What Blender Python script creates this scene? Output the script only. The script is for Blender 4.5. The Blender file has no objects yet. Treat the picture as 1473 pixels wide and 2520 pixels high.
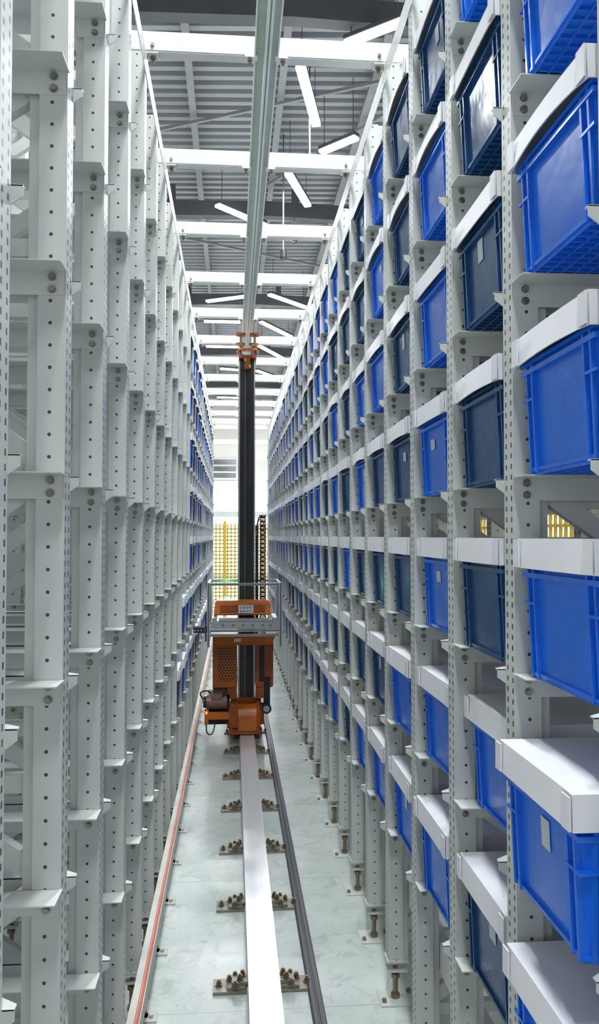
import bpy, bmesh, math, random
from mathutils import Matrix, Vector
random.seed(7)
S=bpy.context.scene
COL=S.collection
try:
    S.view_settings.view_transform='Standard'
except Exception: pass

# ---------------------------------------------------------------- materials
def mth(nt,op,a,b=None,c=None):
    n=nt.nodes.new('ShaderNodeMath'); n.operation=op
    for i,v in enumerate((a,b,c)):
        if v is None: continue
        if isinstance(v,(int,float)): n.inputs[i].default_value=v
        else: nt.links.new(v,n.inputs[i])
    return n.outputs[0]
def mat(name,col,rough=0.5,metal=0.0,noise=0.0,nscale=8,emit=None,estr=0,spec=0.5,bump=0.0):
    m=bpy.data.materials.new(name); m.use_nodes=True
    nt=m.node_tree; b=nt.nodes['Principled BSDF']
    b.inputs['Roughness'].default_value=rough; b.inputs['Metallic'].default_value=metal
    b.inputs['Specular IOR Level'].default_value=spec
    b.inputs['Base Color'].default_value=(*col,1)
    tc=nt.nodes.new('ShaderNodeTexCoord')
    n=nt.nodes.new('ShaderNodeTexNoise'); n.inputs['Scale'].default_value=nscale; n.inputs['Detail'].default_value=4
    nt.links.new(tc.outputs['Object'],n.inputs['Vector'])
    r=nt.nodes.new('ShaderNodeValToRGB')
    k=1-noise
    r.color_ramp.elements[0].position=.3; r.color_ramp.elements[1].position=.7
    r.color_ramp.elements[0].color=(col[0]*k,col[1]*k,col[2]*k,1); r.color_ramp.elements[1].color=(*col,1)
    nt.links.new(n.outputs['Fac'],r.inputs['Fac']); nt.links.new(r.outputs['Color'],b.inputs['Base Color'])
    if bump>0:
        bp=nt.nodes.new('ShaderNodeBump'); bp.inputs['Strength'].default_value=bump; bp.inputs['Distance'].default_value=.01
        nt.links.new(n.outputs['Fac'],bp.inputs['Height']); nt.links.new(bp.outputs['Normal'],b.inputs['Normal'])
    if emit:
        b.inputs['Emission Color'].default_value=(*emit,1); b.inputs['Emission Strength'].default_value=estr
    return m
def plastic(name,col,scuff):
    """moulded plastic with faint scuffs; each bin gets its own pattern through the object's random value"""
    m=mat(name,col,.3,0,.12,6,spec=.6)
    nt=m.node_tree; b=nt.nodes['Principled BSDF']
    src=b.inputs['Base Color'].links[0].from_socket
    tc=[n for n in nt.nodes if n.type=='TEX_COORD'][0]
    oi=nt.nodes.new('ShaderNodeObjectInfo')
    ad=nt.nodes.new('ShaderNodeVectorMath'); ad.operation='ADD'
    nt.links.new(tc.outputs['Object'],ad.inputs[0])
    mu=mth(nt,'MULTIPLY',oi.outputs['Random'],37.0)
    nt.links.new(mu,ad.inputs[1])
    n1=nt.nodes.new('ShaderNodeTexNoise'); n1.inputs['Scale'].default_value=9; n1.inputs['Detail'].default_value=10; n1.inputs['Roughness'].default_value=.7; n1.inputs['Distortion'].default_value=1.2
    n2=nt.nodes.new('ShaderNodeTexNoise'); n2.inputs['Scale'].default_value=5; n2.inputs['Detail'].default_value=3
    for n in (n1,n2): nt.links.new(ad.outputs[0],n.inputs['Vector'])
    r=nt.nodes.new('ShaderNodeValToRGB'); r.color_ramp.elements[0].position=.56; r.color_ramp.elements[1].position=.78
    nt.links.new(n1.outputs['Fac'],r.inputs['Fac'])
    mx=nt.nodes.new('ShaderNodeMix'); mx.data_type='RGBA'
    nt.links.new(mth(nt,'MULTIPLY',r.outputs['Color'],.4),mx.inputs['Factor'])
    nt.links.new(src,mx.inputs[6]); mx.inputs[7].default_value=(*scuff,1)
    nt.links.new(mx.outputs[2],b.inputs['Base Color'])
    rr=nt.nodes.new('ShaderNodeMapRange'); rr.inputs[1].default_value=.3; rr.inputs[2].default_value=.7; rr.inputs[3].default_value=.14; rr.inputs[4].default_value=.42
    nt.links.new(n2.outputs['Fac'],rr.inputs[0]); nt.links.new(rr.outputs[0],b.inputs['Roughness'])
    bp=nt.nodes.new('ShaderNodeBump'); bp.inputs['Strength'].default_value=.5; bp.inputs['Distance'].default_value=.012
    nt.links.new(n2.outputs['Fac'],bp.inputs['Height']); nt.links.new(bp.outputs['Normal'],b.inputs['Normal'])
    return m
WH=(.57,.605,.58)
def post_mat():
    m=mat('painted_perforated_steel',WH,.42,0,.1,5)
    nt=m.node_tree; b=nt.nodes['Principled BSDF']
    src=b.inputs['Base Color'].links[0].from_socket
    tc=[n for n in nt.nodes if n.type=='TEX_COORD'][0]
    sp=nt.nodes.new('ShaderNodeSeparateXYZ'); nt.links.new(tc.outputs['Object'],sp.inputs[0])
    sn=nt.nodes.new('ShaderNodeSeparateXYZ'); nt.links.new(tc.outputs['Normal'],sn.inputs[0])
    ax=mth(nt,'ABSOLUTE',sp.outputs[0]); y=sp.outputs[1]; z=sp.outputs[2]
    fz=mth(nt,'MULTIPLY',mth(nt,'SUBTRACT',mth(nt,'FRACT',mth(nt,'MULTIPLY',z,20)),.5),.05)
    dx=mth(nt,'SUBTRACT',ax,.034)
    d=mth(nt,'SQRT',mth(nt,'ADD',mth(nt,'MULTIPLY',dx,dx),mth(nt,'MULTIPLY',fz,fz)))
    dot=mth(nt,'MULTIPLY',mth(nt,'LESS_THAN',d,.0042),mth(nt,'GREATER_THAN',mth(nt,'ABSOLUTE',sn.outputs[1]),.7))
    fz2=mth(nt,'MULTIPLY',mth(nt,'SUBTRACT',mth(nt,'FRACT',mth(nt,'MULTIPLY',z,40)),.5),.025)
    dy=mth(nt,'ABSOLUTE',mth(nt,'SUBTRACT',mth(nt,'ABSOLUTE',mth(nt,'SUBTRACT',y,.0325)),.017))
    sl=mth(nt,'MULTIPLY',mth(nt,'LESS_THAN',dy,.0045),mth(nt,'LESS_THAN',mth(nt,'ABSOLUTE',fz2),.006))
    sl=mth(nt,'MULTIPLY',sl,mth(nt,'GREATER_THAN',mth(nt,'ABSOLUTE',sn.outputs[0]),.7))
    f=mth(nt,'MAXIMUM',dot,sl)
    mx=nt.nodes.new('ShaderNodeMix'); mx.data_type='RGBA'
    nt.links.new(f,mx.inputs['Factor']); nt.links.new(src,mx.inputs[6]); mx.inputs[7].default_value=(.05,.055,.06,1)
    nt.links.new(mx.outputs[2],b.inputs['Base Color'])
    return m
def perf_mat():
    m=mat('orange_perforated',(.54,.14,.014),.4,0,.2,10)
    nt=m.node_tree; b=nt.nodes['Principled BSDF']
    src=b.inputs['Base Color'].links[0].from_socket
    tc=[n for n in nt.nodes if n.type=='TEX_COORD'][0]
    sp=nt.nodes.new('ShaderNodeSeparateXYZ'); nt.links.new(tc.outputs['Object'],sp.inputs[0])
    X=mth(nt,'ADD',sp.outputs[0],1.0); Z=sp.outputs[2]
    p=.03
    row=mth(nt,'FLOOR',mth(nt,'DIVIDE',Z,p*.87))
    sh=mth(nt,'MULTIPLY',mth(nt,'FLOORED_MODULO',row,2),.5)
    fx=mth(nt,'MULTIPLY',mth(nt,'SUBTRACT',mth(nt,'FRACT',mth(nt,'ADD',mth(nt,'DIVIDE',X,p),sh)),.5),p)
    fz=mth(nt,'MULTIPLY',mth(nt,'SUBTRACT',mth(nt,'FRACT',mth(nt,'DIVIDE',Z,p*.87)),.5),p*.87)
    d=mth(nt,'SQRT',mth(nt,'ADD',mth(nt,'MULTIPLY',fx,fx),mth(nt,'MULTIPLY',fz,fz)))
    f=mth(nt,'LESS_THAN',d,.0095)
    f=mth(nt,'MULTIPLY',f,mth(nt,'GREATER_THAN',Z,.56)); f=mth(nt,'MULTIPLY',f,mth(nt,'LESS_THAN',Z,.9))
    f=mth(nt,'MULTIPLY',f,mth(nt,'GREATER_THAN',X,.86)); f=mth(nt,'MULTIPLY',f,mth(nt,'LESS_THAN',X,1.03))
    mx=nt.nodes.new('ShaderNodeMix'); mx.data_type='RGBA'
    nt.links.new(f,mx.inputs['Factor']); nt.links.new(src,mx.inputs[6]); mx.inputs[7].default_value=(.03,.012,.005,1)
    nt.links.new(mx.outputs[2],b.inputs['Base Color'])
    return m
def label_mat():
    m=mat('printed_paper',(.6,.64,.7),.35)
    nt=m.node_tree; b=nt.nodes['Principled BSDF']
    tc=[n for n in nt.nodes if n.type=='TEX_COORD'][0]
    sp=nt.nodes.new('ShaderNodeSeparateXYZ'); nt.links.new(tc.outputs['Object'],sp.inputs[0])
    z=sp.outputs[2]
    ln=mth(nt,'LESS_THAN',mth(nt,'FRACT',mth(nt,'MULTIPLY',z,130)),.35)
    nn=nt.nodes.new('ShaderNodeTexNoise'); nn.inputs['Scale'].default_value=260
    nt.links.new(tc.outputs['Object'],nn.inputs['Vector'])
    ln=mth(nt,'MULTIPLY',ln,mth(nt,'GREATER_THAN',nn.outputs['Fac'],.5))
    ln=mth(nt,'MULTIPLY',ln,mth(nt,'LESS_THAN',mth(nt,'ABSOLUTE',sp.outputs[1]),.019))
    ln=mth(nt,'MULTIPLY',ln,.6)
    mx=nt.nodes.new('ShaderNodeMix'); mx.data_type='RGBA'
    nt.links.new(ln,mx.inputs['Factor']); mx.inputs[6].default_value=(.6,.64,.7,1); mx.inputs[7].default_value=(.2,.25,.35,1)
    nt.links.new(mx.outputs[2],b.inputs['Base Color'])
    return m
def floor_mat():
    m=mat('epoxy_floor',(.5,.55,.53),.25)
    nt=m.node_tree; b=nt.nodes['Principled BSDF']
    tc=[n for n in nt.nodes if n.type=='TEX_COORD'][0]
    n1=nt.nodes.new('ShaderNodeTexNoise'); n1.inputs['Scale'].default_value=1.6; n1.inputs['Detail'].default_value=9; n1.inputs['Roughness'].default_value=.65
    n2=nt.nodes.new('ShaderNodeTexNoise'); n2.inputs['Scale'].default_value=7; n2.inputs['Detail'].default_value=12; n2.inputs['Roughness'].default_value=.72; n2.inputs['Distortion'].default_value=.8
    n3=nt.nodes.new('ShaderNodeTexNoise'); n3.inputs['Scale'].default_value=55; n3.inputs['Detail'].default_value=4
    for n in (n1,n2,n3): nt.links.new(tc.outputs['Object'],n.inputs['Vector'])
    r=nt.nodes.new('ShaderNodeValToRGB'); e=r.color_ramp.elements
    e[0].position=.3; e[0].color=(.44,.50,.47,1); e[1].position=.68; e[1].color=(.62,.68,.65,1)
    nt.links.new(n1.outputs['Fac'],r.inputs['Fac'])
    mx=nt.nodes.new('ShaderNodeMix'); mx.data_type='RGBA'
    r2=nt.nodes.new('ShaderNodeValToRGB'); r2.color_ramp.elements[0].position=.52; r2.color_ramp.elements[1].position=.72
    nt.links.new(n2.outputs['Fac'],r2.inputs['Fac']); nt.links.new(mth(nt,'MULTIPLY',r2.outputs['Color'],.75),mx.inputs['Factor'])
    nt.links.new(r.outputs['Color'],mx.inputs[6]); mx.inputs[7].default_value=(.31,.32,.27,1)
    r3=nt.nodes.new('ShaderNodeValToRGB'); r3.color_ramp.elements[0].position=.68; r3.color_ramp.elements[1].position=.74
    nt.links.new(n3.outputs['Fac'],r3.inputs['Fac'])
    m4=nt.nodes.new('ShaderNodeMix'); m4.data_type='RGBA'
    nt.links.new(mth(nt,'MULTIPLY',r3.outputs['Color'],.7),m4.inputs['Factor'])
    nt.links.new(mx.outputs[2],m4.inputs[6]); m4.inputs[7].default_value=(.17,.17,.15,1)
    sp=nt.nodes.new('ShaderNodeSeparateXYZ'); nt.links.new(tc.outputs['Object'],sp.inputs[0])
    j=mth(nt,'LESS_THAN',mth(nt,'FRACT',mth(nt,'DIVIDE',mth(nt,'ADD',sp.outputs[1],.4),1.25)),.004)
    m3=nt.nodes.new('ShaderNodeMix'); m3.data_type='RGBA'
    nt.links.new(j,m3.inputs['Factor']); nt.links.new(m4.outputs[2],m3.inputs[6]); m3.inputs[7].default_value=(.36,.4,.37,1)
    nt.links.new(m3.outputs[2],b.inputs['Base Color'])
    rr=nt.nodes.new('ShaderNodeMapRange'); rr.inputs[3].default_value=.08; rr.inputs[4].default_value=.34
    nt.links.new(n1.outputs['Fac'],rr.inputs[0]); nt.links.new(rr.outputs[0],b.inputs['Roughness'])
    bp=nt.nodes.new('ShaderNodeBump'); bp.inputs['Strength'].default_value=.15; bp.inputs['Distance'].default_value=.01
    nt.links.new(n2.outputs['Fac'],bp.inputs['Height']); nt.links.new(bp.outputs['Normal'],b.inputs['Normal'])
    return m
def streak_mat(name,c0,c1,rough,metal,sx=60):
    m=mat(name,c1,rough,metal); nt=m.node_tree; b=nt.nodes['Principled BSDF']
    tc=[n for n in nt.nodes if n.type=='TEX_COORD'][0]
    mp=nt.nodes.new('ShaderNodeMapping'); mp.inputs['Scale'].default_value=(sx,.5,sx)
    n=nt.nodes.new('ShaderNodeTexNoise'); n.inputs['Scale'].default_value=1; n.inputs['Detail'].default_value=5
    nt.links.new(tc.outputs['Object'],mp.inputs[0]); nt.links.new(mp.outputs[0],n.inputs['Vector'])
    r=nt.nodes.new('ShaderNodeValToRGB'); e=r.color_ramp.elements
    e[0].position=.35; e[0].color=(*c0,1); e[1].position=.65; e[1].color=(*c1,1)
    nt.links.new(n.outputs['Fac'],r.inputs['Fac']); nt.links.new(r.outputs['Color'],b.inputs['Base Color'])
    return m

M_post=post_mat()
M_white=mat('painted_steel',WH,.4,0,.05,6)
M_beamw=mat('white_painted_beam',(.72,.73,.72),.4,0,.04,4)
M_bolt=mat('zinc_bolt',(.36,.34,.31),.3,.9,.2,60)
M_bolty=mat('yellow_zinc_bolt',(.30,.245,.16),.38,.7,.3,80)
M_steelD=mat('raw_steel_plate',(.37,.34,.29),.4,.3,.4,25)
M_blue=plastic('bright_blue_plastic',(.012,.17,.82),(.10,.32,.85))
M_navy=plastic('navy_plastic',(.012,.075,.22),(.06,.17,.32))
M_lid=mat('white_lid',(.78,.79,.83),.42,0,.05,10)
M_label=label_mat()
M_floor=floor_mat()
M_rail=streak_mat('polished_rail',(.80,.81,.84),(.86,.87,.90),.22,.35,25)
M_galv=mat('galvanised_rail',(.46,.55,.51),.35,.2,.15,14)
M_galvw=mat('bright_web',(.95,.97,.96),.25,.1,.03,10)
M_black=mat('black_rubber',(.02,.021,.024),.5,0,.3,20)
M_belt=streak_mat('dark_conductor',(.045,.047,.055),(.12,.125,.14),.45,0,90)
M_red=mat('red_conductor',(.50,.085,.025),.45,0,.2,12)
M_tray=mat('pale_trunking',(.58,.57,.52),.45,0,.25,6)
M_or=mat('orange_paint',(.62,.155,.012),.35,0,.25,9)
M_orD=mat('dark_orange_paint',(.42,.095,.008),.38,0,.3,9)
M_perf=perf_mat()
M_mastD=mat('dark_anodised_mast',(.02,.021,.024),.22,.3,.2,6)
M_mastL=mat('mast_edge_aluminium',(.36,.37,.38),.3,.8,.1,6)
M_mastM=mat('mast_groove_steel',(.10,.10,.105),.3,.6,.1,6)
M_alu=mat('aluminium_profile',(.46,.48,.49),.3,.85,.1,8)
M_pink=mat('motor_housing',(.30,.17,.14),.45,.2,.3,20)
M_ledr=mat('led_red',(.8,.05,.02),.4,emit=(1,.15,.03),estr=6)
M_ledg=mat('led_green',(.1,.8,.2),.4,emit=(.1,1,.3),estr=6)
M_ceil=mat('corrugated_deck',(.30,.31,.33),.5,.3,.12,2)
M_truss=mat('dark_steel_truss',(.085,.09,.10),.5,.2,.2,3)
M_purl=mat('grey_purlin',(.24,.25,.26),.5,.2,.1,3)
M_wall=mat('white_wall',(.84,.82,.77),.7,0,.04,1)
M_tube=mat('lamp_diffuser',(1,1,1),.5,emit=(.93,.97,1),estr=18)
M_tube.cycles.emission_sampling='NONE'
M_house=mat('lamp_housing',(.10,.105,.11),.4,.4)
M_yel=mat('yellow_fence_paint',(.52,.35,.015),.45,0,.1,8)
M_glow=mat('daylit_panel',(.9,.9,.9),.5,emit=(.97,.99,1),estr=1.3)
M_glow2=mat('warm_glow_surface',(.7,.68,.5),.5,emit=(1,.94,.68),estr=.6)  # glow of the panel added behind the far fence
M_glow3=mat('side_wall_glow',(.8,.8,.8),.5,emit=(.97,.98,1),estr=1.0)  # glow of the light strips added on the side walls
M_glassD=mat('dark_glass',(.16,.18,.19),.12,0,.2,2)
M_cable=mat('red_cable',(.55,.12,.05),.4)

# ---------------------------------------------------------------- helpers
def box(bm,x0,x1,y0,y1,z0,z1,mi=0):
    if x0>x1: x0,x1=x1,x0
    vs=[bm.verts.new(p) for p in ((x0,y0,z0),(x1,y0,z0),(x1,y1,z0),(x0,y1,z0),(x0,y0,z1),(x1,y0,z1),(x1,y1,z1),(x0,y1,z1))]
    for f in ((3,2,1,0),(4,5,6,7),(0,1,5,4),(1,2,6,5),(2,3,7,6),(3,0,4,7)):
        bm.faces.new([vs[i] for i in f]).material_index=mi
def hexa(bm,pts,mi=0):
    vs=[bm.verts.new(p) for p in pts]
    for f in ((3,2,1,0),(4,5,6,7),(0,1,5,4),(1,2,6,5),(2,3,7,6),(3,0,4,7)):
        bm.faces.new([vs[i] for i in f]).material_index=mi
def cyl(bm,c,r,h,axis='Z',seg=12,mi=0,r2=None):
    n0=set(bm.faces)
    R={'Z':Matrix(),'X':Matrix.Rotation(math.pi/2,4,'Y'),'Y':Matrix.Rotation(math.pi/2,4,'X')}[axis]
    bmesh.ops.create_cone(bm,cap_ends=True,segments=seg,radius1=r,radius2=r if r2 is None else r2,depth=h,matrix=Matrix.Translation(c)@R)
    for f in set(bm.faces)-n0: f.material_index=mi
def prism(bm,poly,axis,a,b,mi=0):
    def P(u,v,w):
        return {'Z':(u,v,w),'Y':(u,w,v),'X':(w,u,v)}[axis]
    A=[bm.verts.new(P(u,v,a)) for u,v in poly]; B=[bm.verts.new(P(u,v,b)) for u,v in poly]
    fs=[bm.faces.new(A[::-1]),bm.faces.new(B)]
    n=len(poly)
    for i in range(n): fs.append(bm.faces.new((A[i],A[(i+1)%n],B[(i+1)%n],B[i])))
    for f in fs: f.material_index=mi
def bar(bm,p,q,w,t,mi=0):
    p=Vector(p);q=Vector(q);d=(q-p);L=d.length;d.normalize()
    up=Vector((0,1,0)) if abs(d.y)<.9 else Vector((0,0,1))
    s=d.cross(up).normalized()*w/2; u=s.cross(d).normalized()*t/2
    hexa(bm,[p-s-u,p+s-u,p+s+u,p-s+u,q-s-u,q+s-u,q+s+u,q-s+u],mi)
def mk(bm,name,mats,bevel=0,smooth=False):
    bmesh.ops.recalc_face_normals(bm,faces=bm.faces[:])
    if bevel>0:
        bmesh.ops.bevel(bm,geom=bm.edges[:],offset=bevel,segments=2,affect='EDGES',clamp_overlap=True)
    me=bpy.data.meshes.new(name); bm.to_mesh(me); bm.free()
    for m in mats: me.materials.append(m)
    if smooth:
        for p in me.polygons: p.use_smooth=True
    return me
def ob(name,me,loc=(0,0,0),rot=(0,0,0),parent=None,**kw):
    o=bpy.data.objects.new(name,me); o.location=loc; o.rotation_euler=rot
    if parent: o.parent=parent
    COL.objects.link(o)
    for k,v in kw.items(): o[k]=v
    return o
def empty(name,loc,**kw):
    o=ob(name,None,loc,**kw); o.empty_display_size=.1; return o
def part(name,bm,mats,parent,bevel=0,smooth=False,**kw):
    return ob(name,mk(bm,name,mats,bevel,smooth),tuple(-v for v in parent.location),parent=parent,**kw)
NB=lambda: bmesh.new()

# ---------------------------------------------------------------- dimensions
U=.65; H=1.95
XR=.65; XL=-.374
PY0=1.8135; BAY=.5135
LV=[H+.1365+.455*k for k in range(-3,4)]
TOP=3.991
N0,N1=-1,26
RD=.62

# ---------------------------------------------------------------- rack
def post_mesh(s,zb,zt):
    bm=NB()
    poly=[(0,0),(0,.065),(.062,.065),(.062,.052),(.086,.052),(.086,.013),(.062,.013),(.062,0)]
    poly=[(s*x,y) for x,y in poly]
    prism(bm,poly,'Z',zb,zt)
    return mk(bm,'post_mesh',[M_post])
def support_mesh(s):
    bm=NB(); L=RD+.08
    for (ya,yb,yc) in ((-.003,0,-.08),(.065,.068,.13)):
        box(bm,s*.004,s*L,ya,yb,-.055,0,0)
        y0,y1=min(ya,yc),max(yb,yc)
        if yc<0:
            box(bm,s*-.004,s*L,y0,y1,-.003,0,0)
        else:
            prism(bm,[(s*-.02,y0),(s*-.02,y0+.015),(s*.05,y1),(s*L,y1),(s*L,y0)],'Z',-.003,0,0)
            prism(bm,[(s*-.02,-.001),(s*-.02,-.02),(s*.02,-.05),(s*.02,-.001)],'Y',y0,y0+.003,0)
    for bx in (.03,RD+.03):
        for bz in (-.014,-.042):
            cyl(bm,(s*bx,-.008,bz),.0065,.010,'Y',8,1)
            cyl(bm,(s*bx,-.004,bz),.0095,.003,'Y',10,1)
    return mk(bm,'shelf_support_mesh',[M_white,M_bolt])
def brace_mesh(s,zb,zt):
    bm=NB(); z=zb+.1; k=0
    while z+.4<zt:
        a,b=(s*.07,s*(RD+.02))
        if k%2: a,b=b,a
        bar(bm,(a,.035,z),(b,.035,z+.4),.045,.03)
        k+=1; z+=.455
    for zz in (zb+.06,zb+1.2,zb+2.4,zt-.05):
        box(bm,s*.06,s*(RD+.02),.02,.05,zz-.02,zz+.02)
    return mk(bm,'brace_mesh',[M_white])
def foot_mesh(s):
    bm=NB()
    box(bm,s*-.035,s*.115,-.03,.095,0,.008,0)
    cyl(bm,(s*.035,.032,.07),.011,.13,'Z',10,1)
    for z in (.017,.1): cyl(bm,(s*.035,.032,z),.02,.016,'Z',6,1)
    box(bm,s*-.005,s*.085,-.005,.07,.165,.175,0)
    box(bm,s*.0,s*.08,0,.065,.125,.131,0)
    for x,y in ((-.018,.0),(.098,.065)):
        cyl(bm,(s*x,y+.0,.014),.011,.012,'Z',6,1)
    return mk(bm,'foot_mesh',[M_white,M_bolty])
def rack(s,x0,label,rear=True):
    R=empty('storage_rack',(x0,PY0+N0*BAY,0),label=label,category='storage rack')
    zt=TOP-.056
    pm=post_mesh(s,.175,TOP-.002); sm=support_mesh(s); bmh=brace_mesh(s,.2,zt); fm=foot_mesh(s)
    rest=NB(); cnt=0
    for n in range(N0,N1+1):
        y=(n-N0)*BAY
        for dx in (0,RD):
            ob('upright_post',pm,(s*dx,y,0),parent=R)
            ob('leveling_foot',fm,(s*dx,y,0),parent=R)
        ob('frame_brace',bmh,(0,y,0),parent=R)
        for z in LV:
            if cnt<98:
                ob('shelf_support',sm,(0,y,z),parent=R); cnt+=1
            else:
                tmp=sm.copy(); tmp.transform(Matrix.Translation((0,y,z))); rest.from_mesh(tmp); bpy.data.meshes.remove(tmp)
    me=bpy.data.meshes.new('support_rest'); rest.to_mesh(me); rest.free()
    me.materials.append(M_white); me.materials.append(M_bolt)
    ob('shelf_support',me,parent=R,kind='stuff')
    L=(N1-N0)*BAY+.07
    for xx in (0,RD):
        bm=NB()
        box(bm,s*(xx-.004),s*(xx-.0005),-.02,L,TOP-.09,TOP-.01)
        ob('top_rail',mk(bm,'top_rail',[M_beamw]),parent=R)
    for xx in (.088,RD-.05):
        bm=NB()
        box(bm,s*xx,s*(xx+.004),0,L,.40,.5); box(bm,s*(xx-.02),s*(xx+.035),.07,L-.07,.5,.504) if False else box(bm,s*xx,s*(xx+.035),0,L,.5,.504); box(bm,s*xx,s*(xx+.035),0,L,.396,.40)
        ob('base_beam',mk(bm,'base_beam',[M_beamw]),parent=R)
    for k in range(0,N1-N0-2,6):
        bm=NB()
        a=k*BAY+.03; b=(k+3)*BAY+.03
        for z in (.6,2.2):
            p=Vector((s*(RD+.1),a,z)); q=Vector((s*(RD+.1),b,z+1.5))
            bar(bm,p,q,.03,.004); bar(bm,(s*(RD+.106),a,z+1.5),(s*(RD+.106),b,z),.03,.004)
        ob('cross_brace',mk(bm,'cross_brace',[M_white]),parent=R)
    return R
rack(1,XR,'pale grey perforated steel rack filled with lidded blue bins')
rack(-1,XL,'pale grey perforated steel rack, mostly empty shelf supports')
rack(-1,XL-RD-.3,'pale grey empty steel rack standing behind the empty rack')

# ---------------------------------------------------------------- bins
BD=.6
def bin_body(s,m):
    bm=NB(); hz=.252
    def ring(z,hw,x0,x1): return [(s*x0,-hw,z),(s*x1,-hw,z),(s*x1,hw,z),(s*x0,hw,z)]
    a=ring(.014,.168,.022,BD-.022); b=ring(hz,.180,.012,BD-.012)
    hexa(bm,a+b)
    for z0,z1,e in ((.225,.236,.012),(.244,hz,.014)):
        box(bm,s*(.012-e),s*(BD-.012+e),-.18-e,.18+e,z0,z1)
    def rib(fx,y,side):
        w=.004; p=.013
        if side=='x0':
            hexa(bm,[(s*(.024-p),y-w,.004),(s*.03,y-w,.004),(s*.03,y+w,.004),(s*(.024-p),y+w,.004),
                     (s*(.014-p),y-w,hz-.004),(s*.03,y-w,hz-.004),(s*.03,y+w,hz-.004),(s*(.014-p),y+w,hz-.004)])
        elif side=='y':
            sg=1 if y>0 else -1
            hexa(bm,[(s*fx-w,sg*(.150),.004),(s*fx+w,sg*(.150),.004),(s*fx+w,sg*(.167+p),.004),(s*fx-w,sg*(.167+p),.004),
                     (s*fx-w,sg*(.16),hz-.004),(s*fx+w,sg*(.16),hz-.004),(s*fx+w,sg*(.178+p),hz-.004),(s*fx-w,sg*(.178+p),hz-.004)])
    for y in (-.166,-.135,.135,.166): rib(0,y,'x0')
    for fx in (.035,.08,.2,.3,.4,BD-.08,BD-.035):
        rib(fx,.18,'y'); rib(fx,-.18,'y')
    for z in (.165,):
        hexa(bm,[(s*.003,-.19,z),(s*.09,-.19,z),(s*.09,-.13,z),(s*.003,-.13,z),(s*.003,-.19,z+.006),(s*.09,-.19,z+.006),(s*.09,-.13,z+.006),(s*.003,-.13,z+.006)])
        hexa(bm,[(s*.003,.13,z),(s*.09,.13,z),(s*.09,.19,z),(s*.003,.19,z),(s*.003,.13,z+.006),(s*.09,.13,z+.006),(s*.09,.19,z+.006),(s*.003,.19,z+.006)])
        box(bm,s*.018,s*(BD-.018),-.187,.187,z,z+.005)
    box(bm,s*.014,s*(BD-.014),-.176,.176,.008,.016)
    n=11
    for i in range(n+1):
        y=-.165+.33*i/n; box(bm,s*.02,s*(BD-.02),y-.0018,y+.0018,0,.012)
    for i in range(19):
        x=.022+(BD-.044)*i/18; box(bm,s*x-.0018,s*x+.0018,-.165,.165,0,.012)
    return mk(bm,'bin_body',[m])
def lid_mesh(s,bow,lift):
    bm=NB(); N=8
    x0,x1=-.012,BD+.012; w=.197; z1=.312; z0=.246
    top=[];bot=[]
    def add(u,side):
        k=math.sin(math.pi*u)
        if side==0: x,y=x0,w-2*w*u; ox,oy=-1,0
        elif side==1: x,y=x0+(x1-x0)*u,-w; ox,oy=0,-1
        elif side==2: x,y=x1,-w+2*w*u; ox,oy=1,0
        else: x,y=x1-(x1-x0)*u,w; ox,oy=0,1
        kk=k*(1 if side in (0,2) else .4)
        top.append(bm.verts.new((s*(x-ox*.002),y-oy*.002,z1+kk*lift*.6)))
        bot.append(bm.verts.new((s*(x+ox*(.003+k*bow)),y+oy*(.003+k*bow*.5),z0+kk*lift)))
    for sd in range(4):
        for i in range(N): add(i/N,sd)
    n=len(top)
    for i in range(n): bm.faces.new((top[i],top[(i+1)%n],bot[(i+1)%n],bot[i]))
    c=bm.verts.new((s*BD/2,0,z1+lift))
    for i in range(n): bm.faces.new((top[i],top[(i+1)%n],c))
    bmesh.ops.recalc_face_normals(bm,faces=bm.faces[:])
    bmesh.ops.solidify(bm,geom=bm.faces[:],thickness=.003)
    for sg in (-1,1):
        box(bm,s*(-.016),s*(-.0195),sg*.200,sg*.165,z0+.002,z1-.003)
    return mk(bm,'lid',[M_lid])
def label_mesh(s,w,h):
    bm=NB(); box(bm,0,s*-.0012,-w/2,w/2,-h/2,h/2); return mk(bm,'label',[M_label])
BB={}
for s in (1,-1):
    BB[s]=dict(B=bin_body(s,M_blue),D=bin_body(s,M_navy),
      lids=[lid_mesh(s,0,0),lid_mesh(s,.003,.005),lid_mesh(s,.006,.012),lid_mesh(s,.002,.0)],
      lab=[label_mesh(s,.042,.06),label_mesh(s,.05,.035)])
NAMES={'B':'bright blue','D':'dark navy'}
def mkbin(s,x0,j,k,c,dx=0,rz=0,lid=None,lab=True):
    yc=1.589+BAY*j; z=LV[k]
    base=x0+s*(dx+.008)
    row=['lowest','second','third','fourth','fifth','sixth','top'][k]
    e=empty('storage_bin',(base,yc,z),label=f'{NAMES[c]} plastic storage bin with white lid on rack shelf',category='storage bin',
        group=f'lidded plastic bins on the {row} rack shelf')
    e.rotation_euler=(0,0,rz)
    ob('bin_body',BB[s][c],parent=e)
    li=lid if lid is not None else (random.choice([1,2,2,3]) if k>=3 else random.choice([0,0,3]))
    ob('lid',BB[s]['lids'][li],parent=e)
    t=random.random()
    if lab and t<.5:
        ob('paper_label',BB[s]['lab'][0 if t<.3 else 1],(s*.0135,random.uniform(-.06,.06),random.uniform(.17,.195)),(random.uniform(-.05,.05),s*math.radians(-2.4),0),parent=e)
RC=[ # bays near->far, string levels L0..L6
 'BBBBBBB','DBDDDDB','BBBBBBD','BBDDDDD','BDDDBBB','BDDBBDD','DDBDDDD','BDDBBDB','BBDDDBB','DBBBDBB']
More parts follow.
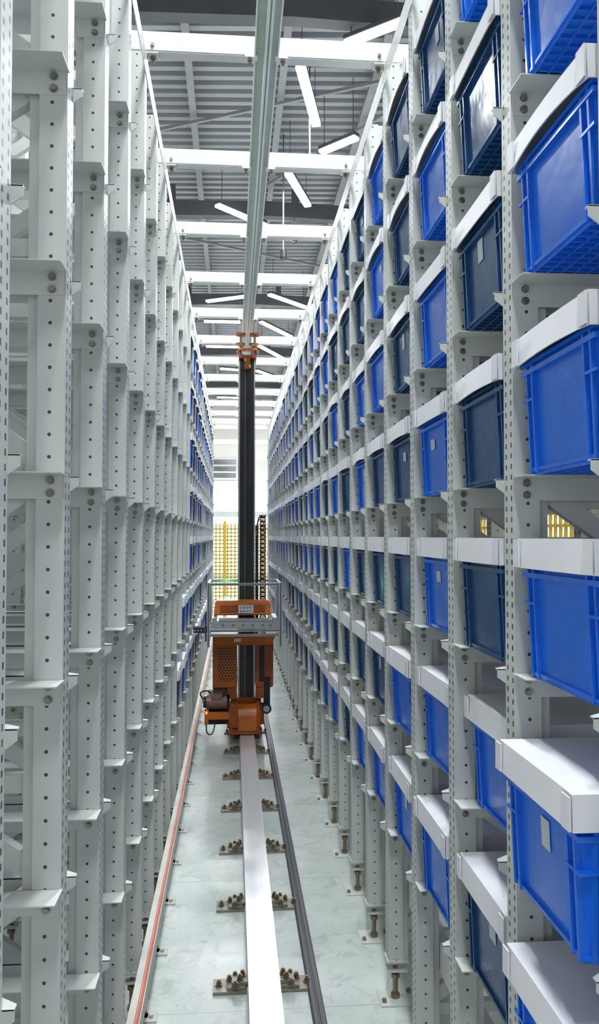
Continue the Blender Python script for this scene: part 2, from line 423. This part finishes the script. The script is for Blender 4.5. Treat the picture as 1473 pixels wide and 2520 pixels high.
for j in range(0,26):
    for k in range(7):
        if j<len(RC): c=RC[j][k]
        else: c='B' if random.random()<.62 else 'D'
        dx=random.uniform(-.001,.014); rz=random.uniform(-.014,.014); lid=None
        if j==0 and k==1: dx=-.045; rz=0; lid=0
        if j==0 and k==0: dx=-.03; rz=.01
        if j==1 and k==1: dx=.034
        if k>=3 and j<2: dx=random.uniform(-.008,.002)
        mkbin(1,XR,j,k,c,dx,rz,lid,lab=j<14)
for j in range(8,26):
    for k in range(7):
        if j<11 and k not in (0,1): continue
        if j<9 and k==1: continue
        c='B' if random.random()<.62 else 'D'
        mkbin(-1,XL,j,k,c,random.uniform(-.014,.004),random.uniform(-.012,.012),lab=False)

# ---------------------------------------------------------------- cross beams on rack tops
for i,n in enumerate(range(3,27,2)):
    y=PY0+n*BAY
    e=empty('cross_beam',(.13,y,TOP),label='white painted steel box beam bridging the two racks',category='beam',group='cross beams over the aisle')
    bm=NB(); box(bm,-.44,.76,y,y+.06,TOP,TOP+.088)
    part('beam_body',bm,[M_beamw],e,bevel=.005)
    for x0,x1 in ((-.368,-.32),(.60,.645)):
        xm=(x0+x1)/2
        bm=NB()
        box(bm,x0,x1,y+.002,y+.056,TOP-.006,TOP-.0005,0)
        wall=x0-.003 if x0<0 else x1
        box(bm,wall,wall+.003,y+.002,y+.056,TOP-.06,TOP-.0005,0)
        cyl(bm,(xm,y+.03,TOP-.014),.012,.012,'Z',6,1); cyl(bm,(xm,y+.03,TOP-.024),.007,.02,'Z',8,1)
        cyl(bm,(xm,y-.006,TOP+.025),.008,.01,'Y',6,1)
        part('beam_bracket',bm,[M_beamw,M_bolty],e)

# ---------------------------------------------------------------- overhead guide rail
RX=.135
e=empty('overhead_guide_rail',(RX,0,TOP),label='galvanised steel guide rail hung beneath the cross beams',category='rail')
Y0,Y1=-.5,16.2
bm=NB(); box(bm,RX-.05,RX+.05,Y0,Y1,TOP-.009,TOP-.001)
box(bm,RX-.052,RX-.046,Y0,Y1,TOP-.018,TOP-.0085,1); box(bm,RX+.046,RX+.052,Y0,Y1,TOP-.018,TOP-.0085,1)
part('rail_flange',bm,[M_galv,M_galvw],e)
bm=NB(); box(bm,RX-.006,RX+.006,Y0,Y1,TOP-.085,TOP-.009,0)
box(bm,RX-.013,RX-.003,Y0,Y1,TOP-.105,TOP-.085,0); box(bm,RX+.003,RX+.013,Y0,Y1,TOP-.105,TOP-.085,0); box(bm,RX-.003,RX+.003,Y0,Y1,TOP-.095,TOP-.085,1)
part('rail_web',bm,[M_galvw,M_galv],e)
for sg in (-1,1):
    bm0=NB()
    box(bm0,sg*.038,sg*.09,-.032,-.002,-.022,-.012); box(bm0,sg*.055,sg*.09,-.032,-.002,-.012,.0)
    cyl(bm0,(sg*.07,-.017,-.026),.011,.014,'Z',6,1); cyl(bm0,(sg*.07,-.017,-.02),.006,.05,'Z',8,1)
    cm=mk(bm0,'rail_clamp',[M_galvw,M_bolt])
    for n in range(3,27,2):
        ob('rail_clamp',cm,(0,PY0+n*BAY,0),parent=e)

# ---------------------------------------------------------------- floor rail
FX=.133
e=empty('floor_rail',(FX,0,0),label='polished flat-topped steel floor rail bolted down along the aisle',category='rail')
bm=NB()
prism(bm,[(FX-.066,.1),(FX-.066,.078),(FX-.04,.07),(FX-.04,.03),(FX-.07,.02),(FX-.07,.012),(FX+.07,.012),(FX+.07,.02),(FX+.04,.03),(FX+.04,.07),(FX+.066,.078),(FX+.066,.1)],'Y',-.5,17)
part('rail_profile',bm,[M_rail],e)
def anchor():
    bm=NB()
    box(bm,-.215,.215,-.055,.055,0,.012)
    for sg in (-1,1):
        box(bm,sg*.075,sg*.155,-.045,.045,.0125,.024)
        box(bm,sg*.060,sg*.135,-.03,.03,.024,.038)
    return mk(bm,'anchor_plate',[M_steelD],bevel=.002)
def one_bolt():
    bm=NB(); cyl(bm,(0,0,.003),.016,.004,'Z',12); cyl(bm,(0,0,.012),.0125,.014,'Z',6); cyl(bm,(0,0,.022),.007,.008,'Z',8)
    return mk(bm,'anchor_bolt',[M_bolty])
am=anchor(); ab=one_bolt(); rest=NB()
BP=[(sg*x,y,z) for sg in (-1,1) for x,y,z in ((.19,0,.012),(.12,-.037,.024),(.145,.012,.024),(.12,.037,.024),(.1,-.01,.038),(.088,.022,.038))]
for i in range(18):
    y=2.775+.75*i
    a=ob('anchor_plate',am,(0,y,0),parent=e)
    for b in BP:
        if i<8: ob('anchor_bolt',ab,b,parent=a)
        else:
            t=ab.copy(); t.transform(Matrix.Translation((b[0],b[1]+y,b[2]))); rest.from_mesh(t); bpy.data.meshes.remove(t)
ob('anchor_bolt',mk(rest,'bolts_rest',[M_bolty]),parent=e,kind='stuff')

# conductor strip
e=empty('conductor_strip',(.355,0,0),label='flat dark rubber-covered power strip along the floor rail',category='power strip')
bm=NB(); prism(bm,[(.322,0),(.322,.012),(.33,.018),(.345,.018),(.347,.014),(.353,.014),(.355,.018),(.37,.018),(.378,.012),(.378,0)],'Y',-.5,16)
part('strip_cover',bm,[M_belt],e)
# left trunking with red conductor
e=empty('cable_trunking',(-.36,0,0),label='pale metal trunking with red conductor bar along the rack base',category='cable trunking')
bm=NB()
box(bm,-.372,-.336,0,16,.10,.225); box(bm,-.372,-.325,0,16,.225,.229)
part('trunking_channel',bm,[M_tray],e)
bm=NB(); box(bm,-.345,-.342,0,16,.229,.233,0); box(bm,-.338,-.329,0,16,.229,.238,0)
part('red_conductor_bar',bm,[M_red],e,label='red plastic conductor bar')
bm0=NB(); box(bm0,-.01,.06,-.03,.03,0,.008); box(bm0,-.008,.0,-.03,.03,.008,.10); cyl(bm0,(.035,0,.014),.01,.012,'Z',6)
sm_=mk(bm0,'trunk_foot',[M_tray])
for i in range(24):
    ob('trunking_foot',sm_,(0,2.1+.5135*i+.2,0),parent=e)

# ---------------------------------------------------------------- stacker crane
CY=7.75
C=empty('stacker_crane',(FX,CY,.1),label='orange single-mast stacker crane riding the floor rail',category='stacker crane')
bm=NB(); mx0,mx1=.052,.205
box(bm,mx0,mx1,CY,CY+.18,.35,3.66,0)
for x0,x1,m in ((mx0-.005,mx0+.010,1),(mx0+.055,mx0+.068,3),(mx1-.008,mx1+.004,1)):
    box(bm,x0,x1,CY-.012,CY+.19,.35,3.66,m)
box(bm,mx0+.08,mx1-.02,CY-.006,CY,.35,3.66,2)
part('mast',bm,[M_mastD,M_mastL,M_black,M_mastM],C,label='tall dark mast with aluminium edges')
bm=NB()
box(bm,-.05,.30,CY+.02,CY+.75,.13,.34,0)
box(bm,-.02,.27,CY-.02,CY+.8,.34,.40,0)
part('bottom_truck',bm,[M_orD],C,bevel=.006)
bm=NB()
prof=[]
yc_,zc_,r_=CY-.16,.255,.115
for i in range(13):
    a=math.pi*i/12
    prof.append((yc_-math.cos(a)*r_,zc_+math.sin(a)*r_))
prof=[(yc_-r_,.14)]+prof+[(yc_+r_+.05,.37),(yc_+r_+.05,.14)]
prism(bm,prof,'X',.05,.22,0)
part('wheel_housing',bm,[M_or],C,bevel=.004)
bm=NB()
hexa(bm,[(-.055,CY-.15,.14),(.05,CY-.15,.14),(.05,CY+.02,.14),(-.055,CY+.02,.14),(-.03,CY-.12,.36),(.05,CY-.12,.36),(.05,CY+.02,.36),(-.03,CY+.02,.36)])
part('housing_cheek',bm,[M_orD],C,bevel=.004)
bm=NB()
hexa(bm,[(.22,CY-.15,.14),(.265,CY-.15,.14),(.265,CY+.02,.14),(.22,CY+.02,.14),(.22,CY-.12,.38),(.25,CY-.12,.38),(.25,CY+.02,.38),(.22,CY+.02,.38)])
part('housing_cheek',bm,[M_orD],C,bevel=.004)
bm=NB(); box(bm,-.035,.255,CY-.27,CY,.112,.135)
for x in (-.01,.23):
    for y in (CY-.25,CY-.18): cyl(bm,(x,y,.142),.012,.014,'Z',6,1)
part('housing_flange',bm,[M_orD,M_bolty],C)
for x in (FX-.095,FX+.095):
    bm=NB()
    cyl(bm,(x,CY-.2,.08),.028,.04,'Z',20); cyl(bm,(x,CY-.2,.108),.012,.03,'Z',8)
    part('guide_roller',bm,[M_black],C)
bm=NB(); cyl(bm,(.318,CY-.1,.31),.048,.035,'Y',28,0); cyl(bm,(.318,CY-.12,.31),.03,.012,'Y',20,1); cyl(bm,(.318,CY-.13,.31),.01,.012,'Y',8,1)
part('encoder_wheel',bm,[M_black,M_alu],C,label='round metal wheel on black bracket')
bm=NB(); box(bm,.295,.355,CY-.06,CY+.05,.33,.60)
part('wheel_bracket',bm,[M_black],C)
bm=NB(); box(bm,-.235,-.03,CY-.2,CY-.15,.235,.3,0); box(bm,-.262,-.225,CY-.215,CY-.15,.19,.33,0)
part('sensor_arm',bm,[M_or],C,bevel=.003)
bm=NB(); cyl(bm,(-.244,CY-.22,.305),.009,.01,'Y',10,0); cyl(bm,(-.244,CY-.22,.28),.006,.01,'Y',10,1)
part('indicator_light',bm,[M_ledr,M_yel],C)
bm=NB(); cyl(bm,(-.15,CY-.12,.385),.065,.19,'X',20,0); cyl(bm,(-.26,CY-.12,.385),.055,.03,'X',20,1)
for i in range(8): cyl(bm,(-.225+.02*i,CY-.12,.385),.071,.006,'X',20,0)
box(bm,-.2,-.1,CY-.19,CY-.1,.42,.47,0); box(bm,-.24,-.03,CY-.06,CY+.2,.16,.44,1)
part('drive_motor',bm,[M_pink,M_black],C)
def tube(name,pts,r,m,parent):
    cu=bpy.data.curves.new(name,'CURVE'); cu.dimensions='3D'; cu.bevel_depth=r; cu.bevel_resolution=2
    sp=cu.splines.new('NURBS'); sp.points.add(len(pts)-1)
    for p,q in zip(sp.points,pts): p.co=(*q,1)
    sp.use_endpoint_u=True; sp.order_u=3; cu.materials.append(m)
    tmp=bpy.data.objects.new('tmp',cu)
    me=bpy.data.meshes.new_from_object(tmp); bpy.data.objects.remove(tmp)
    L=parent.location
    return ob(name,me,(-L[0],-L[1],-L[2]),parent=parent)
tube('power_cable',[(-.244,CY-.2,.2),(-.25,CY-.21,.12),(-.2,CY-.2,.09),(-.17,CY-.18,.14),(-.16,CY-.18,.24)],.006,M_black,C)
tube('power_cable',[(-.27,CY-.12,.4),(-.31,CY-.15,.46),(-.29,CY-.2,.5),(-.22,CY-.1,.49),(-.2,CY-.1,.45)],.007,M_black,C)
tube('power_cable',[(-.1,CY-.19,.44),(-.06,CY-.22,.48),(-.04,CY-.2,.4),(-.05,CY-.18,.3)],.006,M_black,C)
bm=NB()
box(bm,-.192,.042,CY-.05,CY+.02,.50,.93,0)
part('perforated_panel',bm,[M_perf],C,bevel=.008,label='orange panel with round perforations')
bm=NB(); box(bm,.215,.385,CY-.05,CY+.35,.50,1.0,0)
part('side_panel',bm,[M_orD],C,bevel=.008)
bm=NB(); box(bm,.25,.30,CY-.056,CY-.05,.56,.9,0)
part('panel_slot',bm,[M_black],C)
bm=NB(); box(bm,-.192,.036,CY+.02,CY+.35,.47,1.0,0)
part('carriage_body',bm,[M_orD],C,bevel=.006)
for x0,x1 in ((-.05,.04),(.215,.29)):
    bm=NB(); box(bm,x0,x1,CY-.06,CY-.01,.40,.5)
    part('carriage_bumper',bm,[M_orD],C)
bm=NB()
hexa(bm,[(-.15,CY-.17,.92),(.36,CY-.17,.92),(.36,CY-.02,.92),(-.15,CY-.02,.92),(-.2,CY-.27,1.035),(.405,CY-.27,1.035),(.405,CY-.02,1.035),(-.2,CY-.02,1.035)])
part('carriage_hood',bm,[M_or],C,bevel=.006)
bm=NB(); hexa(bm,[(.01,CY-.211,.955),(.075,CY-.214,.96),(.075,CY-.20,.96),(.01,CY-.20,.955),(.008,CY-.243,.992),(.073,CY-.246,.997),(.073,CY-.23,.997),(.008,CY-.23,.992)])
part('warning_sticker',bm,[M_lid],C)
bm=NB()
hexa(bm,[(-.18,CY-.22,1.205),(.36,CY-.22,1.205),(.36,CY-.01,1.205),(-.18,CY-.01,1.205),(-.165,CY-.19,1.34),(.345,CY-.19,1.34),(.345,CY-.01,1.34),(-.165,CY-.01,1.34)])
part('control_box',bm,[M_or],C,bevel=.008)
bm=NB(); box(bm,-.12,.30,CY-.222,CY-.205,1.24,1.30,0)
part('box_recess',bm,[M_orD],C)
bm=NB(); box(bm,.05,.19,CY-.2265,CY-.223,1.225,1.30,0)
for i in range(4):
    x=.066+.03*i
    for z in (1.238,1.27): 
        box(bm,x,x+.004,CY-.2285,CY-.2266,z,z+.018,1); box(bm,x+.012,x+.016,CY-.2285,CY-.2266,z,z+.018,1); box(bm,x,x+.016,CY-.2285,CY-.2266,z,z+.004,1)
part('instruction_plate',bm,[M_lid,M_mastD],C,label='white plate with small dark symbols')
bm=NB(); box(bm,-.2,.42,CY-.42,CY-.02,1.13,1.15); box(bm,-.2,.42,CY-.425,CY-.42,1.10,1.165)
part('load_platform',bm,[M_alu],C,bevel=.002)
bm=NB(); box(bm,-.13,.36,CY-.4,CY-.25,1.155,1.185)
for sg in (-.17,.385): box(bm,sg-.02,sg+.02,CY-.42,CY-.02,1.15,1.2)
part('slide_plate',bm,[M_alu],C)
for x in (-.09,0,.09,.18,.27,.34):
    bm=NB(); cyl(bm,(x,CY-.43,1.135),.011,.012,'Y',10)
    part('platform_bolt',bm,[M_bolty],C)
for x in (-.222,.432):
    yy=CY-.42
    bm=NB(); box(bm,x-.012,x+.012,yy-.014,yy+.014,.94,1.52,0); box(bm,x-.003,x+.003,yy-.0148,yy-.0138,.94,1.52,1)
    part('frame_post',bm,[M_alu,M_mastD],C)
for z in (1.506,1.085,1.045):
    bm=NB(); box(bm,-.208,.418,CY-.434,CY-.406,z-.010,z+.012,0); box(bm,-.208,.418,CY-.4348,CY-.4338,z-.002,z+.003,1); part('frame_rail',bm,[M_alu,M_mastD],C)
for x in (-.222,.432):
    for z in (1.506,1.085):
        bm=NB(); box(bm,x-.012,x+.012,CY-.406,CY+.1,z-.012,z+.012); part('frame_rail',bm,[M_alu],C,bevel=.002)
bm=NB(); box(bm,-.208,.418,CY+.195,CY+.22,1.494,1.518)
for x in (-.222,.432): box(bm,x-.012,x+.012,CY+.1,CY+.22,1.07,1.518)
part('frame_rail',bm,[M_alu],C)
bm=NB(); box(bm,-.365,-.21,CY-.3,CY-.25,1.055,1.1,0); box(bm,-.365,-.21,CY-.2,CY-.15,1.055,1.1,0)
for i in range(5): cyl(bm,(-.35+.03*i,CY-.305,1.077),.009,.01,'Y',8,1)
part('fork_arm',bm,[M_mastD,M_alu],C,label='dark telescopic fork arm')
bm=NB(); box(bm,-.252,-.238,CY-.42,CY-.4,.99,1.26); part('frame_handle',bm,[M_black],C)
bm=NB(); cyl(bm,(-.06,CY-.1,1.355),.02,.03,'Z',12); part('green_beacon',bm,[M_ledg],C)
bm=NB(); z=.95
while z<2.13:
    box(bm,.262,.27,CY+.1,CY+.16,z,z+.036); box(bm,.31,.318,CY+.1,CY+.16,z,z+.036)
    box(bm,.262,.318,CY+.095,CY+.1,z+.006,z+.03); box(bm,.257,.323,CY+.105,CY+.155,z+.034,z+.042)
    z+=.043
part('cable_chain',bm,[M_black],C,label='black plastic cable chain beside the mast')
bm=NB(); box(bm,.215,.245,CY+.05,CY+.09,.9,2.05); part('cable_guide',bm,[M_black],C)
tube('power_cable',[(.225,CY+.0,1.95),(.225,CY+.0,2.08),(.27,CY+.02,2.12),(.31,CY+.05,2.05),(.305,CY+.06,1.4)],.006,M_cable,C)
tube('power_cable',[(.23,CY-.02,2.0),(.235,CY-.02,2.11),(.27,CY,2.15),(.3,CY+.05,2.12)],.007,M_black,C)
# top trolley
bm=NB(); box(bm,.05,.22,CY-.08,CY+.26,3.66,3.69,0); box(bm,.10,.16,CY-.09,CY-.02,3.55,3.66,0)
for x in (.065,.205): box(bm,x-.010,x+.010,CY-.08,CY+.26,3.69,3.80,0)
part('top_trolley',bm,[M_orD],C,bevel=.004,label='orange guide trolley gripping the overhead rail')
for x in (.069,.201):
    for y in (CY-.11,CY+.28):
        bm=NB()
        cyl(bm,(x-.0,y,3.875),.048,.02,'Z',24,0); cyl(bm,(x,y,3.80),.012,.14,'Z',10,1)
        cyl(bm,(x,y,3.77),.026,.018,'Z',16,1)
        part('trolley_wheel',bm,[M_orD,M_bolty],C)
bm=NB(); box(bm,.03,.24,CY-.13,CY-.06,3.725,3.743,0); box(bm,.03,.04,CY-.13,CY-.06,3.69,3.743,0); box(bm,.23,.24,CY-.13,CY-.06,3.69,3.743,0); cyl(bm,(.11,CY-.12,3.63),.012,.03,'Z',10,1); cyl(bm,(.155,CY-.12,3.57),.012,.03,'Z',10,1)
part('trolley_bracket',bm,[M_or,M_yel],C)
L=bpy.data.lights.new('beacon_light','POINT'); L.energy=.7; L.color=(.1,1,.35); L.shadow_soft_size=.03
lo=bpy.data.objects.new('beacon_light',L); lo.location=(-.06-FX,-.15,1.33); lo.parent=C; COL.objects.link(lo)

# ---------------------------------------------------------------- ceiling, trusses
CZ=7.75
bm=NB()
p=.2; n=int(46/p)
W=9
ys=[]
for i in range(n):
    y=-6+i*p
    for dy,dz in ((0,0),(.07,0),(.09,.09),(.16,.09),(.18,0)): ys.append((y+dy,dz))
va=[];vb=[]
for y,dz in ys:
    sk=.07
    va.append(bm.verts.new((-W,y+W*sk,CZ+dz))); vb.append(bm.verts.new((W,y-W*sk,CZ+dz)))
for i in range(len(ys)-1): bm.faces.new((va[i],va[i+1],vb[i+1],vb[i]))
ob('ceiling',mk(bm,'ceiling',[M_ceil]),kind='structure')
for x in [-.55+1.15*i for i in range(-4,6)]:
    bm=NB(); box(bm,x-.025,x+.025,-3,36,CZ-.12,CZ-.002); box(bm,x-.045,x+.045,-3,36,CZ-.13,CZ-.12)
    ob('ceiling_purlin',mk(bm,'purlin',[M_purl]),kind='structure')
for y in (2.9,7.9,12.9,17.9,22.9,27.9):
    bm=NB()
    for a,b,za,zb in ((-8,.6,CZ-.80,CZ-.62),(.6,8,CZ-.62,CZ-.85)):
        hexa(bm,[(a,y-.08,za),(b,y-.08,zb),(b,y+.08,zb),(a,y+.08,za),(a,y-.08,za+.24),(b,y-.08,zb+.24),(b,y+.08,zb+.24),(a,y+.08,za+.24)])
    for x in range(-7,8,2): box(bm,x-.06,x+.06,y-.06,y+.06,CZ-.6,CZ-.14)
    ob('roof_truss',mk(bm,'truss',[M_truss]),kind='structure')
for (x1,y1,x2,y2) in ((-5,3,5,8),(5,8,-5,13),(-5,13,5,18),(5,18,-5,23),(.6,8,4,3),(.3,13,3.5,8)):
    bm=NB(); bar(bm,(x1,y1,CZ-.2),(x2,y2,CZ-.2),.04,.04); ob('roof_brace',mk(bm,'rbrace',[M_purl]),kind='structure')

# ---------------------------------------------------------------- lamps
def tube_light(x1,y1,x2,y2,pw=105,z=6.95):
    L=math.hypot(x2-x1,y2-y1); a=math.atan2(y2-y1,x2-x1)
    cx,cy=(x1+x2)/2,(y1+y2)/2
    e=empty('linear_lamp',(cx,cy,z),label='white linear LED lamp hanging from the ceiling',category='ceiling lamp',group='linear ceiling lamps')
    e.rotation_euler=(0,0,a)
    bm=NB(); box(bm,-L/2,L/2,-.055,.055,.03,.08); ob('lamp_housing',mk(bm,'housing',[M_house],.004),parent=e)
    bm=NB(); box(bm,-L/2+.005,L/2-.005,-.052,.052,-.01,.03); ob('lamp_diffuser',mk(bm,'diffuser',[M_tube],.006),parent=e)
    for sx in (-.4,.4):
        bm=NB(); box(bm,sx*L-.004,sx*L+.004,-.004,.004,.08,CZ-z); ob('suspension_wire',mk(bm,'wire',[M_house]),parent=e)
    l=bpy.data.lights.new('lamp_light','AREA'); l.shape='RECTANGLE'; l.size=L-.02; l.size_y=.095; l.energy=pw; l.color=(.95,.98,1)
    lo=bpy.data.objects.new('lamp_light',l); lo.location=(0,0,-.016); lo.parent=e; COL.objects.link(lo)
for t in ((.70,8.37,1.0,9.59),(.74,10.9,1.12,11.98),(-.26,12.06,.5,12.8),(1.13,7.95,1.64,7.55),(1.13,10.27,1.54,9.84),
          (-.58,17.1,.39,16.6),(.73,16.5,1.6,17.4),(-.69,18.7,.16,18.7),(.63,18.65,1.44,20),(-.73,21.2,.18,21.2),(.66,21,1.4,22.5),
          (-.4,24,.3,24.2),(.7,24.2,1.5,25.5)):
    tube_light(*t)
for t in ((-.6,29,.4,29.1),(.9,30,1.9,30.5)): tube_light(*t,pw=150)  # extra lamp pair, added to brighten the back wall
for t in ((.1,1.0,.4,2.3),(.0,3.6,.3,4.9),(-.2,-1.6,.1,-.3),(-2.6,8,-2.6,9.4),(3,5,3,6.4)):
    tube_light(*t,pw=150)

for x,y,z in ((.71,11.4,5.95),(.95,12.5,6.6),(.9,9.4,6.3)):
    e=empty('ceiling_sensor',(x,y,z),label='small black sensor hanging on a thin rod',category='sensor')
    bm=NB(); cyl(bm,(x,y,z+.05),.05,.1,'Z',16); cyl(bm,(x,y,z-.01),.04,.02,'Z',16); part('sensor_head',bm,[M_black],e)
    bm=NB(); box(bm,x-.008,x+.008,y-.008,y+.008,z+.1,CZ); part('sensor_rod',bm,[M_house],e)

# ---------------------------------------------------------------- room
bm=NB(); box(bm,-9,9,-6,36,-.1,0); ob('floor',mk(bm,'floor',[M_floor]),kind='structure')
bm=NB(); box(bm,-9,9,34,34.2,0,CZ+.1); ob('wall_back',mk(bm,'wall_back',[M_wall]),kind='structure')
bm=NB(); box(bm,-6.2,-6,-6,34,0,CZ); ob('wall_left',mk(bm,'wall_left',[M_wall]),kind='structure')
bm=NB(); box(bm,6,6.2,-6,34,0,CZ); ob('wall_right',mk(bm,'wall_right',[M_wall]),kind='structure')
def window(name,x0,x1,z0,z1,m,y=33.98,nx=2,nz=1):
    e=empty(name,((x0+x1)/2,y,z0),kind='structure')
    bm=NB(); box(bm,x0,x1,y-.01,y+.01,z0,z1,0)
    for i in range(nx+1):
        x=x0+(x1-x0)*i/nx; box(bm,x-.04,x+.04,y-.05,y-.011,z0,z1,1)
    for i in range(nz+1):
        z=z0+(z1-z0)*i/nz; box(bm,x0-.04,x1+.04,y-.06,y-.051,z-.04,z+.04,1)
    part('window_pane',bm,[m,M_beamw],e,kind='structure')
window('window_1',-3,4,2.4,4.1,M_glow,nx=9,nz=1)
window('window_2',-.95,.15,4.35,5.2,M_glassD,nx=1,nz=3)
window('window_3',-3,4,.3,2.2,M_glow2,nx=5,nz=1)  # glowing panel added for warm brightness behind the fence
for i,(xx,sd) in enumerate(((-5.99,1),(5.99,-1))):  # glowing strips added on both side walls to light the racks
    e=empty(f'window_{4+i}',(xx,14,1),kind='structure')
    bm=NB(); box(bm,xx-.01,xx+.01,-4,32,1.0,4.6,0)
    for k in range(13): box(bm,xx-.05,xx+.05,-4+3*k-.05,-4+3*k+.05,1.0,4.6,1)
    part('window_pane',bm,[M_glow3,M_beamw],e,kind='structure')
for y,z in ((20.5,4.4),(23.5,5.2),(26.5,3.6),(18.4,2.5),(30.5,6.4)):
    e=empty('white_gantry',(0,y,0),label='white painted steel portal frame beyond the rack ends',category='frame',group='white portal frames')
    bm=NB(); box(bm,-1.6,2.6,y-.06,y+.06,z-.12,z); part('portal_beam',bm,[M_white],e)
    for x in (-1.6,2.6):
        bm=NB(); box(bm,x-.06,x+.06,y-.06,y+.06,0,z-.12); part('portal_post',bm,[M_white],e)

def fence(p,q,h,label):
    p=Vector(p);q=Vector(q);d=q-p;L=d.length;a=math.atan2(d.y,d.x)
    e=empty('safety_fence',p,label=label,category='fence'); e.rotation_euler=(0,0,a)
    bm=NB(); n=int(L/.09)
    for i in range(n+1): box(bm,i*L/n-.011,i*L/n+.011,-.009,.009,.12,h-.05)
    for i in range(int((h-.15)/.09)): box(bm,0,L,-.009,.009,.12+.09*i,.142+.09*i)
    ob('fence_mesh',mk(bm,'fence_mesh',[M_yel]),parent=e)
    k=max(1,round(L/1.5))
    for i in range(k+1):
        bm=NB(); x=i*L/k; box(bm,x-.03,x+.03,-.03,.03,0,h); box(bm,x-.06,x+.06,-.06,.06,0,.01)
        ob('fence_post',mk(bm,'fence_post',[M_yel]),parent=e)
fence((-1.6,19.5,0),(2.6,19.5,0),2.3,'yellow wire mesh safety fence beyond the rack ends')
fence((2.3,1.5,0),(2.3,9.0,0),2.35,'yellow wire mesh safety fence behind the filled rack')

# ---------------------------------------------------------------- world + camera
w=bpy.data.worlds.new('World'); S.world=w; w.use_nodes=True
bg=w.node_tree.nodes['Background']; bg.inputs[0].default_value=(.93,.96,1,1); bg.inputs[1].default_value=.58
cam=bpy.data.cameras.new('Camera'); cam.sensor_fit='VERTICAL'; cam.sensor_height=36; cam.lens=1970/2520*36
co=bpy.data.objects.new('Camera',cam); COL.objects.link(co)
co.location=(0,0,H); co.rotation_euler=(math.radians(90+1.69),0,math.radians(-4.73))
cam.clip_start=.05; cam.clip_end=200
S.camera=co
